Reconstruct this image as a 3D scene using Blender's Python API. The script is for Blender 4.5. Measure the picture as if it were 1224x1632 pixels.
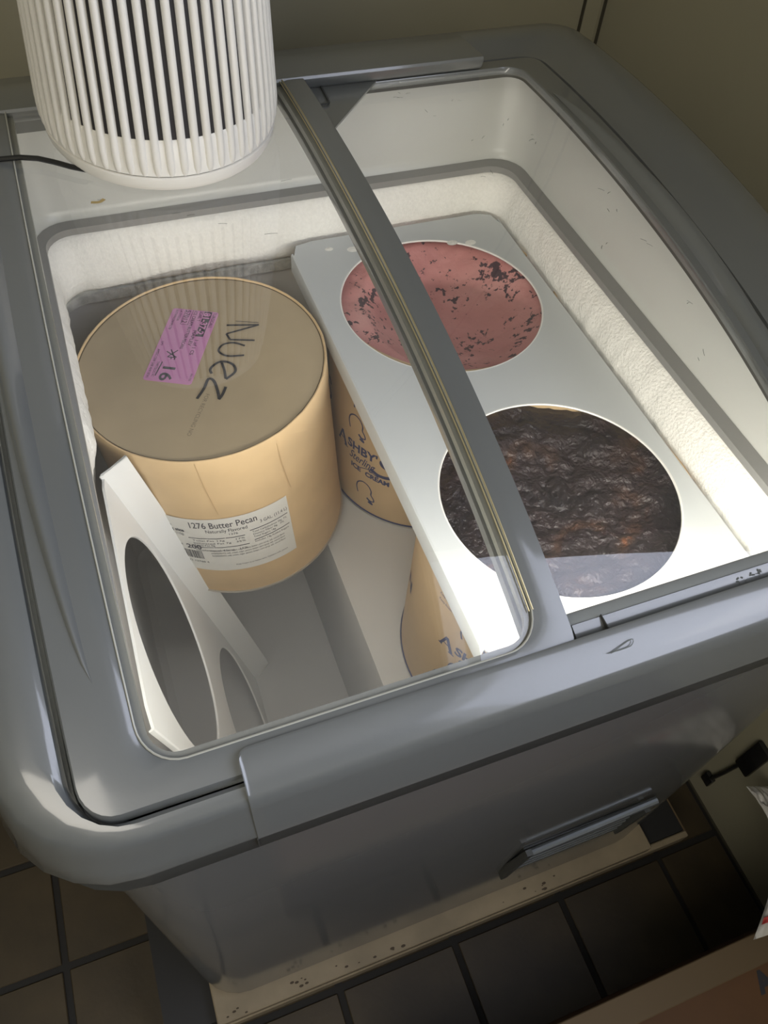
import bpy, bmesh, math, random
from mathutils import Vector, Matrix, noise
random.seed(7)
for o in list(bpy.data.objects): bpy.data.objects.remove(o)
sc = bpy.context.scene; C = sc.collection
Z0 = 0.72                                  # height of the dipping plate above the floor; all coordinates below are relative to it

# ---------------------------------------------------------------- camera
F, YAW, PIT, ROL = 1.27938942, -0.43775627, 0.6399859602, 0.1029391461
cam = bpy.data.cameras.new('camera'); camo = bpy.data.objects.new('camera', cam); C.objects.link(camo)
cam.sensor_fit = 'VERTICAL'; cam.sensor_height = 32.0; cam.lens = F*1000/1632*32.0
cam.clip_start = 0.02; cam.clip_end = 60
R = Matrix.Rotation(YAW, 4, 'Z') @ Matrix.Rotation(PIT, 4, 'X') @ Matrix.Rotation(ROL, 4, 'Z')
camo.matrix_world = Matrix.Translation((-0.31868899, -0.462625179, 0.53103233+Z0)) @ R
sc.camera = camo

# ---------------------------------------------------------------- world, lights, exposure
w = bpy.data.worlds.new('world'); sc.world = w; w.use_nodes = True
w.node_tree.nodes['Background'].inputs[0].default_value = (.74, .78, .95, 1)
w.node_tree.nodes['Background'].inputs[1].default_value = 6.8
sc.view_settings.view_transform = 'Standard'; sc.view_settings.look = 'None'
sc.view_settings.gamma = 1.0; sc.view_settings.exposure = 0.0; sc.view_settings.use_curve_mapping = False
def area(name, loc, target, sx, sy, power, col):
    l = bpy.data.lights.new(name, 'AREA'); l.shape = 'RECTANGLE'; l.size = sx; l.size_y = sy; l.energy = power; l.color = col
    o = bpy.data.objects.new(name, l); C.objects.link(o); o.location = Vector(loc)+Vector((0, 0, Z0))
    o.rotation_euler = (Vector(target)-Vector(loc)).to_track_quat('-Z', 'Y').to_euler(); return o
WIN = dict(y0=-1.75, y1=-0.372, z0=0.30, z1=1.85, x=0.355)
wl_ = area('window_daylight', (.455, (WIN['y0']+WIN['y1'])/2, (WIN['z0']+WIN['z1'])/2), (-1, (WIN['y0']+WIN['y1'])/2, (WIN['z0']+WIN['z1'])/2), WIN['y1']-WIN['y0'], WIN['z1']-WIN['z0'], 1, (1, 1, 1))
wl_.data.cycles.is_portal = True
area('added_fill_light', (-1.35, -1.60, 1.90), (-1.35, -1.60, 0), 1.3, 1.3, 24, (1.0, .93, .80))  # added fill light, out of view, lifts the room's ambient level
area('freezer_light_strip', (-.11, -.282, .072), (-.11, -.10, .0), .44, .010, 1.05, (1.0, .95, .84))

# ---------------------------------------------------------------- materials
def mat(name, col, rough=.5, metal=0., noise_scale=0., noise_amt=0., bump=0., bump_scale=200., coat=0., spec=.5, sss=0.):
    m = bpy.data.materials.new(name); m.use_nodes = True; nt = m.node_tree; b = nt.nodes['Principled BSDF']
    b.inputs['Base Color'].default_value = (*col, 1); b.inputs['Roughness'].default_value = rough; b.inputs['Metallic'].default_value = metal
    b.inputs['Specular IOR Level'].default_value = spec; b.inputs['Coat Weight'].default_value = coat; b.inputs['Coat Roughness'].default_value = .08
    tc = nt.nodes.new('ShaderNodeTexCoord')
    if noise_amt:
        n = nt.nodes.new('ShaderNodeTexNoise'); n.inputs['Scale'].default_value = noise_scale; n.inputs['Detail'].default_value = 5
        nt.links.new(tc.outputs['Object'], n.inputs['Vector'])
        r = nt.nodes.new('ShaderNodeValToRGB'); r.color_ramp.elements[0].position = .3; r.color_ramp.elements[1].position = .7
        r.color_ramp.elements[0].color = (*[c*(1-noise_amt) for c in col], 1); r.color_ramp.elements[1].color = (*[min(1, c*(1+noise_amt)) for c in col], 1)
        nt.links.new(n.outputs['Fac'], r.inputs['Fac']); nt.links.new(r.outputs['Color'], b.inputs['Base Color'])
    if bump:
        n2 = nt.nodes.new('ShaderNodeTexNoise'); n2.inputs['Scale'].default_value = bump_scale; n2.inputs['Detail'].default_value = 3
        nt.links.new(tc.outputs['Object'], n2.inputs['Vector'])
        bp = nt.nodes.new('ShaderNodeBump'); bp.inputs['Strength'].default_value = bump; bp.inputs['Distance'].default_value = .001
        nt.links.new(n2.outputs['Fac'], bp.inputs['Height']); nt.links.new(bp.outputs['Normal'], b.inputs['Normal'])
    return m
def spotted(name, base, stops, scale, rough=.5, bump=.6, bump_scale=60, thresh=None, spot=(0, 0, 0), spot_scale=60):
    """two-tone food surface: large blotches from a ramp, plus crisp spots of another colour"""
    m = bpy.data.materials.new(name); m.use_nodes = True; nt = m.node_tree; b = nt.nodes['Principled BSDF']; b.inputs['Roughness'].default_value = rough
    tc = nt.nodes.new('ShaderNodeTexCoord'); n = nt.nodes.new('ShaderNodeTexNoise'); n.inputs['Scale'].default_value = scale; n.inputs['Detail'].default_value = 6
    n.inputs['Distortion'].default_value = .6
    nt.links.new(tc.outputs['Object'], n.inputs['Vector']); r = nt.nodes.new('ShaderNodeValToRGB')
    el = r.color_ramp.elements; el[0].position, el[0].color = stops[0][0], (*stops[0][1], 1); el[1].position, el[1].color = stops[-1][0], (*stops[-1][1], 1)
    for p_, c_ in stops[1:-1]: e = el.new(p_); e.color = (*c_, 1)
    nt.links.new(n.outputs['Fac'], r.inputs['Fac']); out = r.outputs['Color']
    if thresh:
        n3 = nt.nodes.new('ShaderNodeTexNoise'); n3.inputs['Scale'].default_value = spot_scale; n3.inputs['Detail'].default_value = 4; n3.inputs['Roughness'].default_value = .6
        n5 = nt.nodes.new('ShaderNodeTexNoise'); n5.inputs['Scale'].default_value = spot_scale*.28; n5.inputs['Detail'].default_value = 1
        nt.links.new(tc.outputs['Object'], n3.inputs['Vector']); nt.links.new(tc.outputs['Object'], n5.inputs['Vector'])
        mu = nt.nodes.new('ShaderNodeMath'); mu.operation = 'MULTIPLY_ADD'; mu.inputs[1].default_value = .5
        nt.links.new(n5.outputs['Fac'], mu.inputs[0]); nt.links.new(n3.outputs['Fac'], mu.inputs[2])
        rr = nt.nodes.new('ShaderNodeMapRange'); rr.inputs['From Min'].default_value = thresh; rr.inputs['From Max'].default_value = thresh+.035
        nt.links.new(mu.outputs[0], rr.inputs['Value'])
        mx = nt.nodes.new('ShaderNodeMix'); mx.data_type = 'RGBA'; nt.links.new(rr.outputs[0], mx.inputs['Factor']); nt.links.new(out, mx.inputs['A']); mx.inputs['B'].default_value = (*spot, 1)
        out = mx.outputs['Result']
    nt.links.new(out, b.inputs['Base Color'])
    n2 = nt.nodes.new('ShaderNodeTexNoise'); n2.inputs['Scale'].default_value = bump_scale; n2.inputs['Detail'].default_value = 6
    nt.links.new(tc.outputs['Object'], n2.inputs['Vector']); bp = nt.nodes.new('ShaderNodeBump'); bp.inputs['Strength'].default_value = bump; bp.inputs['Distance'].default_value = .004
    nt.links.new(n2.outputs['Fac'], bp.inputs['Height']); nt.links.new(bp.outputs['Normal'], b.inputs['Normal'])
    return m
def glass_mat(name, haze):
    m = bpy.data.materials.new(name); m.use_nodes = True; nt = m.node_tree; nt.nodes.clear()
    o = nt.nodes.new('ShaderNodeOutputMaterial'); tr = nt.nodes.new('ShaderNodeBsdfTransparent'); tr.inputs[0].default_value = (.985, .99, .985, 1)
    gl = nt.nodes.new('ShaderNodeBsdfGlossy'); gl.inputs['Roughness'].default_value = 0.0
    lw = nt.nodes.new('ShaderNodeLayerWeight'); pw = nt.nodes.new('ShaderNodeMath'); pw.operation = 'POWER'; pw.inputs[1].default_value = 5
    nt.links.new(lw.outputs['Facing'], pw.inputs[0]); lw.inputs['Blend'].default_value = .5
    fr = nt.nodes.new('ShaderNodeMath'); fr.operation = 'MULTIPLY_ADD'; fr.inputs[1].default_value = .90; fr.inputs[2].default_value = .080; nt.links.new(pw.outputs[0], fr.inputs[0])
    mx = nt.nodes.new('ShaderNodeMixShader'); nt.links.new(fr.outputs[0], mx.inputs[0]); nt.links.new(tr.outputs[0], mx.inputs[1]); nt.links.new(gl.outputs[0], mx.inputs[2])
    df = nt.nodes.new('ShaderNodeBsdfDiffuse'); df.inputs[0].default_value = (.8, .78, .74, 1)
    tc = nt.nodes.new('ShaderNodeTexCoord'); n = nt.nodes.new('ShaderNodeTexNoise'); n.inputs['Scale'].default_value = 7; n.inputs['Detail'].default_value = 4
    nt.links.new(tc.outputs['Object'], n.inputs['Vector']); mr = nt.nodes.new('ShaderNodeMapRange')
    mr.inputs['From Min'].default_value = .3; mr.inputs['From Max'].default_value = .7; mr.inputs['To Min'].default_value = haze*.6; mr.inputs['To Max'].default_value = haze*1.3
    nt.links.new(n.outputs['Fac'], mr.inputs['Value'])
    m2 = nt.nodes.new('ShaderNodeMixShader'); nt.links.new(mr.outputs[0], m2.inputs[0]); nt.links.new(mx.outputs[0], m2.inputs[1]); nt.links.new(df.outputs[0], m2.inputs[2])
    nt.links.new(m2.outputs[0], o.inputs[0]); return m
def emit(name, col, s):
    m = bpy.data.materials.new(name); m.use_nodes = True; b = m.node_tree.nodes['Principled BSDF']
    b.inputs['Emission Color'].default_value = (*col, 1); b.inputs['Emission Strength'].default_value = s; return m
M = dict(
    grey=mat('grey plastic', (.130, .138, .136), .30, coat=1.0, noise_scale=9, noise_amt=.03, bump=.03, bump_scale=500),
    greydark=mat('dark grey plastic', (.045, .048, .047), .4),
    seal=mat('rubber seal', (.045, .045, .042), .5),
    bead=mat('brass coloured bead', (.55, .47, .27), .3, metal=.6),
    cabinet=mat('cabinet lacquer', (.10, .102, .102), .14, noise_scale=5, noise_amt=.04, coat=.15),
    liner=mat('white liner', (.56, .57, .55), .3, noise_scale=4, noise_amt=.03),
    liner_low=mat('white inner liner', (.60, .60, .59), .35, noise_scale=6, noise_amt=.03),
    ledge=mat('darker grey ledge', (.26, .26, .255), .4),  # ledge coloured darker than the white liner around it
    frost=mat('frost', (.93, .92, .88), .75, noise_scale=300, noise_amt=.04, bump=1.0, bump_scale=350),
    sill=mat('frosted sill', (.50, .50, .47), .6, noise_scale=90, noise_amt=.25, bump=.8, bump_scale=500),
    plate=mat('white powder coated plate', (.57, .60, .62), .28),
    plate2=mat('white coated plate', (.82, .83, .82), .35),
    kraft=mat('kraft cardboard', (.68, .49, .275), .55, noise_scale=22, noise_amt=.07, bump=.1, bump_scale=120),
    kraftlid=mat('dusty kraft lid', (.43, .345, .225), .6, noise_scale=11, noise_amt=.10, bump=.1, bump_scale=160),
    kraft2=mat('printed kraft cardboard', (.60, .44, .26), .5, noise_scale=20, noise_amt=.06),
    blue=mat('blue ink', (.045, .055, .14), .6),
    black=mat('black marker', (.018, .018, .025), .5),
    ink=mat('printed ink', (.07, .07, .085), .6),
    paper=mat('white label paper', (.74, .73, .69), .5),
    pink=mat('pink label paper', (.60, .265, .50), .35),
    metal=mat('bright rim metal', (.62, .6, .56), .3, metal=.8),
    fan=mat('white appliance plastic', (.74, .72, .67), .35),
    fandark=mat('dark grille interior', (.02, .018, .02), .7),
    cord=mat('black cord', (.012, .012, .012), .25),
    wall=mat('olive wall paint', (.33, .31, .225), .55, noise_scale=3, noise_amt=.06, bump=.12, bump_scale=90),
    groove=mat('wall groove', (.05, .045, .03), .7),
    tile=mat('quarry tile', (.040, .028, .013), .5, noise_scale=14, noise_amt=.25, bump=.2, bump_scale=120),
    grout=mat('dark grout', (.010, .009, .008), .8),
    wood=mat('weathered pale wood', (.215, .175, .115), .7, noise_scale=16, noise_amt=.18, bump=.3, bump_scale=90),
    blackbase=mat('black base', (.008, .008, .009), .6),
    steel=mat('brushed metal', (.20, .22, .24), .3, metal=.7),
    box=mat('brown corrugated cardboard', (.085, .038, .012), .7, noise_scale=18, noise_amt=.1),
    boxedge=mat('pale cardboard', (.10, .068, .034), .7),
    bag=mat('clear plastic bag', (.5, .49, .47), .2, noise_scale=25, noise_amt=.25),
    red=mat('red print', (.5, .06, .06), .4),
    ceil=mat('ceiling paint', (.45, .43, .36), .8),
    grime=mat('scratch grime', (.10, .11, .10), .7),
)
M['glass'] = glass_mat('lid glass', .028); M['wglass'] = glass_mat('window glass', .01)
M['pinkice'] = spotted('pink ice cream', None, [(.3, (.42, .165, .17)), (.5, (.60, .27, .26)), (.72, (.70, .38, .36))], 9, .5, .6, 60, .85, (.075, .045, .06), 120)
M['choc'] = spotted('chocolate ice cream', None, [(.3, (.008, .006, .009)), (.56, (.026, .016, .018)), (.66, (.055, .028, .02)), (.8, (.30, .105, .04))], 22, .20, 1.0, 190)

# ---------------------------------------------------------------- helpers
ORG = {}
def P(y):                                  # side profile of the arched top
    y = max(-.42, min(.42, y)); r = 0
    for k in (-0.6508748366326229, -0.4128212890030908, 0.35715372087308067, -0.33233667509010223, 0.09266995410462525, 0.16788319327311096): r = r*y+k
    return r
def link(name, bm, m, parent=None, smooth=True, ang=35):
    me = bpy.data.meshes.new(name)
    bmesh.ops.recalc_face_normals(bm, faces=bm.faces[:])
    org = ORG[parent] if parent in ORG else Vector((0, 0, 0))
    if parent is None: org = Vector((0, 0, 0))
    for v in bm.verts: v.co = v.co - org
    bm.to_mesh(me); bm.free()
    ms = m if isinstance(m, (list, tuple)) else [m]
    for x in ms: me.materials.append(x)
    if smooth:
        me.polygons.foreach_set('use_smooth', [True]*len(me.polygons)); me.set_sharp_from_angle(angle=math.radians(ang))
    o = bpy.data.objects.new(name, me); C.objects.link(o)
    if parent: o.parent = parent
    else: o.location = (0, 0, Z0)
    if parent: ORG[o] = org
    else: ORG[o] = Vector((0, 0, 0))
    return o
def thing(name, label, cat, loc, group=None):
    o = bpy.data.objects.new(name, None); C.objects.link(o); o.location = Vector(loc)+Vector((0, 0, Z0)); o.empty_display_size = .05
    o['label'] = label; o['category'] = cat
    if group: o['group'] = group
    ORG[o] = Vector(loc); return o
def tag(o, label, cat, group=None):
    o['label'] = label; o['category'] = cat
    if group: o['group'] = group
    return o
def struct(name, bm, m, **k):
    o = link(name, bm, m, **k); o['kind'] = 'structure'; return o
def rrect(x0, x1, y0, y1, r, ns=24, nc=6):
    pts = []; rf, rb = r if isinstance(r, tuple) else (r, r)
    cs = [(x1-rf, y0+rf, -90, rf), (x1-rb, y1-rb, 0, rb), (x0+rb, y1-rb, 90, rb), (x0+rf, y0+rf, 180, rf)]
    for i, (cx, cy, a, r) in enumerate(cs):
        arc = [(cx+r*math.cos(math.radians(a+90*k/nc)), cy+r*math.sin(math.radians(a+90*k/nc))) for k in range(nc+1)]
        pts += arc
        nx = cs[(i+1) % 4]; b = (nx[0]+nx[3]*math.cos(math.radians(nx[2])), nx[1]+nx[3]*math.sin(math.radians(nx[2])))
        for k in range(1, ns): t = k/ns; pts.append((arc[-1][0]*(1-t)+b[0]*t, arc[-1][1]*(1-t)+b[1]*t))
    return pts
def loft(loops, closed=False, cap0=False, cap1=False, bm=None, ring=True):
    bm = bm or bmesh.new(); L = [[bm.verts.new(p) for p in lp] for lp in loops]; n = len(L[0])
    rng = range(len(L)) if closed else range(len(L)-1)
    for i in rng:
        a, b = L[i], L[(i+1) % len(L)]
        for k in range(n if ring else n-1): bm.faces.new((a[k], a[(k+1) % n], b[(k+1) % n], b[k]))
    if cap0: bm.faces.new(L[0])
    if cap1: bm.faces.new(L[-1])
    return bm
def lp(x0, x1, y0, y1, r, zf, **k):
    return [(x, y, zf(y) if callable(zf) else zf) for x, y in rrect(x0, x1, y0, y1, r, **k)]
def box(bm, a, b, bev=0., seg=2):
    n = len(bm.verts); r = bmesh.ops.create_cube(bm, size=1)
    for v in r['verts']: v.co = Vector([(a[i]+b[i])/2+v.co[i]*(b[i]-a[i]) for i in range(3)])
    if bev:
        es = list({e for v in r['verts'] for e in v.link_edges}); bmesh.ops.bevel(bm, geom=es, offset=bev, segments=seg, affect='EDGES', profile=.6)
    return bm
def tube(bm, pts, r, n=8, cap=True):
    pts = [Vector(p) for p in pts]; loops = []; up = Vector((0, 0, 1))
    for i, p in enumerate(pts):
        t = (pts[min(i+1, len(pts)-1)]-pts[max(i-1, 0)]).normalized(); a = t.cross(up)
        if a.length < .05: a = t.cross(Vector((1, 0, 0)))
        a.normalize(); b = t.cross(a); rr = r[i] if isinstance(r, (list, tuple)) else r
        loops.append([p+a*math.cos(2*math.pi*k/n)*rr+b*math.sin(2*math.pi*k/n)*rr for k in range(n)])
    return loft(loops, cap0=cap, cap1=cap, bm=bm)
def lathe(bm, prof, n=96, mp=None, cap0=False, cap1=False):
    mp = mp or (lambda x, y, z: (x, y, z))
    return loft([[mp(r*math.cos(2*math.pi*k/n), r*math.sin(2*math.pi*k/n), z) for k in range(n)] for r, z in prof], bm=bm, cap0=cap0, cap1=cap1)
def prism(bm, outline, thick, mp):          # flat outline (u,v) extruded thick along w through mapping mp(u,v,w)
    return loft([[mp(u, v, 0) for u, v in outline], [mp(u, v, thick) for u, v in outline]], cap0=True, cap1=True, bm=bm)
_tc = {}
def text_geo(s, size, shear=0., bold=0., spacing=1.0):
    key = (s, size, shear, bold, spacing)
    if key in _tc: return _tc[key]
    cu = bpy.data.curves.new('t', 'FONT'); cu.body = s; cu.size = size; cu.shear = shear; cu.offset = bold; cu.space_character = spacing; cu.resolution_u = 3
    o = bpy.data.objects.new('t', cu); C.objects.link(o); dg = bpy.context.evaluated_depsgraph_get()
    me = bpy.data.meshes.new_from_object(o.evaluated_get(dg)); vs = [v.co.copy() for v in me.vertices]; fs = [tuple(p.vertices) for p in me.polygons]
    bpy.data.objects.remove(o); bpy.data.curves.remove(cu); bpy.data.meshes.remove(me); _tc[key] = (vs, fs); return vs, fs
def add_text(bm, s, size, mp, x=0, y=0, align='L', width=None, **k):
    vs, fs = text_geo(s, size, **k)
    if not vs: return bm
    x0 = min(v.x for v in vs); x1 = max(v.x for v in vs); sx = width/(x1-x0) if width else 1
    off = {'L': 0, 'C': -(x1+x0)/2*sx, 'R': -x1*sx}[align]
    nv = [bm.verts.new(mp(x+off+v.x*sx, y+v.y)) for v in vs]
    for f in fs:
        try: bm.faces.new([nv[i] for i in f])
        except ValueError: pass
    return bm
def stroke(bm, pts, wd, mp, closed=False):
    pts = [Vector(p) for p in pts]
    # Catmull-Rom refine
    out = []
    n = len(pts)
    for i in range(n-1):
        p0, p1, p2, p3 = pts[max(i-1, 0)], pts[i], pts[i+1], pts[min(i+2, n-1)]
        for t in (0, .25, .5, .75):
            out.append(.5*((2*p1)+(-p0+p2)*t+(2*p0-5*p1+4*p2-p3)*t*t+(-p0+3*p1-3*p2+p3)*t**3))
    out.append(pts[-1]); L = []; Rr = []
    for i, p in enumerate(out):
        t = out[min(i+1, len(out)-1)]-out[max(i-1, 0)]
        if t.length < 1e-9: t = Vector((1, 0))
        t.normalize(); nn = Vector((-t.y, t.x))*wd/2
        L.append(bm.verts.new(mp(p.x+nn.x, p.y+nn.y))); Rr.append(bm.verts.new(mp(p.x-nn.x, p.y-nn.y)))
    for i in range(len(L)-1): bm.faces.new((L[i], L[i+1], Rr[i+1], Rr[i]))
    return bm
def quad(bm, mp, x0, x1, y0, y1, n=1):
    a = [bm.verts.new(mp(x0+(x1-x0)*i/n, y0)) for i in range(n+1)]; b = [bm.verts.new(mp(x0+(x1-x0)*i/n, y1)) for i in range(n+1)]
    for i in range(n): bm.faces.new((a[i], a[i+1], b[i+1], b[i]))
    return bm

# ================================================================ THE SETTING
FZ = -.72; XR, YB, XL, YF, ZC = .355, .486, -2.2, -2.5, 1.95
bm = bmesh.new(); box(bm, (XL, YF, FZ-.05), (XR+.1, YB+.1, FZ-.003)); floor = struct('floor', bm, M['grout'], smooth=False)
T = .1683; TP_ = .1485; TX, TY = -.595, -.2000
tbm = bmesh.new(); g = .0045; box(tbm, (g, g, -.012), (T-g, TP_-g, 0), .0012, 1)
tme = None
i0 = int((XL-TX)//T)+1; j0 = int((YF-TY)//TP_)+1
for i in range(i0, 7):
    if TX+i*T > XR-.01: continue
    for j in range(j0, 5):
        x, y = TX+i*T, TY+j*TP_
        if y+TP_ > YB+.16 or x < -1.45 or y < -1.45: continue
        if tme is None:
            t0 = link('tile', tbm, M['tile'], floor, smooth=False); tme = t0.data; o = t0
        else:
            o = bpy.data.objects.new('tile', tme); C.objects.link(o); o.parent = floor
        if x+T > XR: o.scale.x = (XR-.004-x)/T
        o.location = (x, y, FZ+random.uniform(-.0004, .0004)); o.rotation_euler = (random.uniform(-.002, .002), random.uniform(-.002, .002), 0)
bm = bmesh.new(); box(bm, (XL, YB, FZ), (XR+.1, YB+.1, ZC)); struct('wall_back', bm, M['wall'], smooth=False)
bm = bmesh.new()                                                   # right wall with the window opening
for a, b in (((XR, YF, FZ), (XR+.1, YB, WIN['z0'])), ((XR, YF, WIN['z1']), (XR+.1, YB, ZC)), ((XR, WIN['y1'], WIN['z0']), (XR+.1, YB, WIN['z1'])), ((XR, YF, WIN['z0']), (XR+.1, WIN['y0'], WIN['z1']))): box(bm, a, b)
struct('wall_right', bm, M['wall'], smooth=False)
bm = bmesh.new(); box(bm, (XL-.1, YF, FZ), (XL, YB, ZC)); struct('wall_left', bm, M['wall'], smooth=False)
bm = bmesh.new(); box(bm, (XL-.1, YF-.1, FZ), (XR+.1, YF, ZC)); struct('wall_front', bm, M['wall'], smooth=False)
bm = bmesh.new(); box(bm, (XL-.1, YF-.1, ZC), (XR+.1, YB+.1, ZC+.1)); struct('ceiling', bm, M['ceil'], smooth=False)
bm = bmesh.new(); box(bm, (XR-.026, YB-.004, FZ), (XR-.001, YB-.0001, ZC), .0015, 1); box(bm, (XR-.004, YB-.010, FZ), (XR-.0001, YB-.001, ZC))
struct('trim_1', bm, M['wall'], smooth=False)
bm = bmesh.new()
box(bm, (XR-.0275, YB-.005, FZ), (XR-.026, YB-.0002, ZC)); box(bm, (XR-.0045, YB-.0118, FZ), (XR-.0003, YB-.0105, ZC)); struct('trim_2', bm, M['groove'], smooth=False)
bm = bmesh.new(); box(bm, (XR-.003, YF, FZ), (XR-.0002, YB, FZ+.004)); struct('baseboard_right', bm, M['groove'], smooth=False)
bm = bmesh.new(); ya, yb_, za, zb = WIN['y0'], WIN['y1'], WIN['z0'], WIN['z1']
for a, b in (((XR-.012, ya-.03, za-.03), (XR+.05, yb_+.03, za+.02)), ((XR-.012, ya-.03, zb-.02), (XR+.05, yb_+.03, zb+.03)), ((XR-.012, ya-.03, za), (XR+.05, ya+.02, zb)), ((XR-.012, yb_-.02, za), (XR+.05, yb_+.03, zb))): box(bm, a, b, .003, 1)
win = struct('window_1', bm, M['paper'], smooth=False)
bm = bmesh.new(); box(bm, (XR+.02, ya, za), (XR+.024, yb_, zb)); link('pane', bm, M['wglass'], win, smooth=False)
cl = thing('added_fill_panel', 'square panel under the ceiling, added as unseen fill light', 'fill light', (-1.35, -1.60, ZC))  # glowing panel added to go with the fill light, set outside the glass reflections
bm = bmesh.new(); box(bm, (-2.03, -2.28, ZC-.04), (-.67, -.92, ZC-.0005), .004, 1); link('fill_panel_frame', bm, M['paper'], cl, smooth=False)
bm = bmesh.new(); box(bm, (-2.0, -2.25, ZC-.045), (-.7, -.95, ZC-.0405)); link('diffuser', bm, emit('fill panel glow', (1, .93, .8), 1.0), cl, smooth=False)

# ================================================================ THE FREEZER
fr = thing('display_freezer', 'grey chest freezer with arched sliding glass lids holding ice cream tubs', 'freezer', (-.115, 0, -.612))
CX0, CX1, CY0, CY1 = -.420, .200, -.325, .335
bm = loft([lp(CX0+.012, CX1-.012, CY0+.012, CY1-.012, .05, -.612), lp(CX0, CX1, CY0, CY1, .055, -.600), lp(CX0, CX1, CY0, CY1, .055, .020), lp(CX0+.004, CX1-.004, CY0+.004, CY1-.004, .05, .036)], cap0=True)
link('cabinet', bm, M['cabinet'], fr)
bm = loft([lp(-.441, .216, -.3308, .341, .062, .024), lp(-.4415, .218, -.3312, .342, .065, .025), lp(-.4415, .218, -.3309, .342, .065, .0452), lp(-.41, .19, -.31, .32, .05, .05), lp(-.41, .19, -.31, .32, .05, .024)], closed=True)
link('trim_stripe', bm, M['greydark'], fr)
# surround: skirt, rounded shoulder, flat top following the arch, drop to the lid well
d = lambda k: (lambda y: P(y)-k)
bm = loft([lp(-.436, .210, -.322, .338, .05, .046), lp(-.450, .224, -.3312, .348, (.07, .040), .0455), lp(-.451, .225, -.3312, .348, (.07, .040), .048),
           lp(-.446, .221, -.3294, .347, (.068, .040), d(.030)), lp(-.443, .219, -.3267, .346, (.066, .040), d(.017)), lp(-.437, .215, -.3248, .344, (.062, .036), d(.008)), lp(-.429, .210, -.3236, .342, (.058, .032), d(.0030)),
           lp(-.420, .205, -.3215, .338, (.052, .030), d(.0008)), lp(-.409, .190, -.316, .318, (.036, .026), d(.0005)), lp(-.4045, .180, -.3135, .308, .026, d(.003)), lp(-.4035, .162, -.3125, .295, .026, d(.011)),
           lp(-.4015, .1505, -.3115, .288, .022, d(.0125)), lp(-.4015, .1505, -.3115, .288, .022, d(.030)), lp(-.397, .158, -.308, .300, .03, d(.031)), lp(-.397, .158, -.308, .300, .03, d(.044)), lp(-.420, .196, -.310, .320, .05, d(.044))])
link('top_surround', bm, M['grey'], fr)
def xprofile(prof, x0, x1, n=1, r_end=0, bm=None):   # section polygon (y,z) run along x
    bm = bm or bmesh.new()
    return loft([[(x0+(x1-x0)*k/n, y, z) for y, z in prof] for k in range(n+1)], cap0=True, cap1=True, bm=bm)
pf = [(-.3015, P(-.3)-.006), (-.2985, P(-.2985)+.0005), (-.2990, P(-.299)+.0032), (-.3008, P(-.301)+.0042), (-.3215, P(-.3215)+.0026), (-.3238, P(-.3238)+.0008), (-.3262, .0790), (-.3322, .0456), (-.3305, .0456), (-.3250, .0760)]
bm = bmesh.new(); lo = []
for x, k in ((-.3155, .0065), (-.3147, .0032), (-.3130, .0010), (-.3100, 0), (-.05, 0), (.190, 0)):
    lo.append([(x, y-k*max(0, min(1, (y+.312)/.010)) if i in (0, 1, 2, 3) else y, z) for i, (y, z) in enumerate(pf)])
loft(lo, cap0=True, cap1=True, bm=bm)
link('front_rail_cover', bm, M['grey'], fr)
bm = bmesh.new(); box(bm, (-.3162, -.3325, .0310), (-.3154, -.3290, .0452)); link('rail_seam', bm, M['seal'], fr, smooth=False)
pr = [(.2655, P(.2655)-.008), (.2640, P(.264)-.001), (.2655, P(.2655)+.0012), (.270, P(.27)+.0018), (.300, P(.30)+.0012), (.325, P(.325)+.0016), (.330, P(.330)-.001), (.325, P(.325)-.010), (.270, P(.27)-.012)]
bm = xprofile(pr, -.395, .078); link('rear_rail_cover', bm, M['grey'], fr)
# liner
bm = loft([lp(-.390, .156, -.302, .298, .035, d(.0205)), lp(-.386, .153, -.301, .296, .035, d(.040)), lp(-.379, .152, -.298, .294, .035, .060), lp(-.377, .150, -.297, .292, .035, .052), lp(-.374, .1475, -.295, .2895, .033, .0495)])
link('upper_liner', bm, M['liner'], fr)
bm = loft([lp(-.374, .1475, -.295, .2895, .033, .0500), lp(-.370, .142, -.290, .285, .030, .0485), lp(-.365, .136, -.284, .280, .026, .0470), lp(-.365, .136, -.284, .280, .026, .040), lp(-.374, .1475, -.295, .2895, .033, .040)], closed=True)
link('liner_ledge', bm, M['ledge'], fr)
IX0, IX1, IY0, IY1 = -.3785, .138, -.287, .283
bm = loft([lp(IX0, IX1, IY0, IY1, .03, .0395), lp(IX0, IX1, IY0, IY1, .03, -.06), lp(IX0, IX1, IY0, IY1, .03, -.50), lp(IX0+.01, IX1-.01, IY0+.01, IY1-.01, .025, -.510)], cap1=True)
link('inner_liner', bm, M['liner_low'], fr)
bm = bmesh.new(); box(bm, (-.147, IY0+.001, -.509), (IX1-.001, IY1-.001, -.272), .003, 2); link('compressor_step', bm, M['liner_low'], fr)
bm = bmesh.new(); box(bm, (-.335, -.2945, .066), (.115, -.2835, .080), .002, 1); link('light_tube', bm, emit('light tube', (1, .95, .84), 6), fr, smooth=False)
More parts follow.
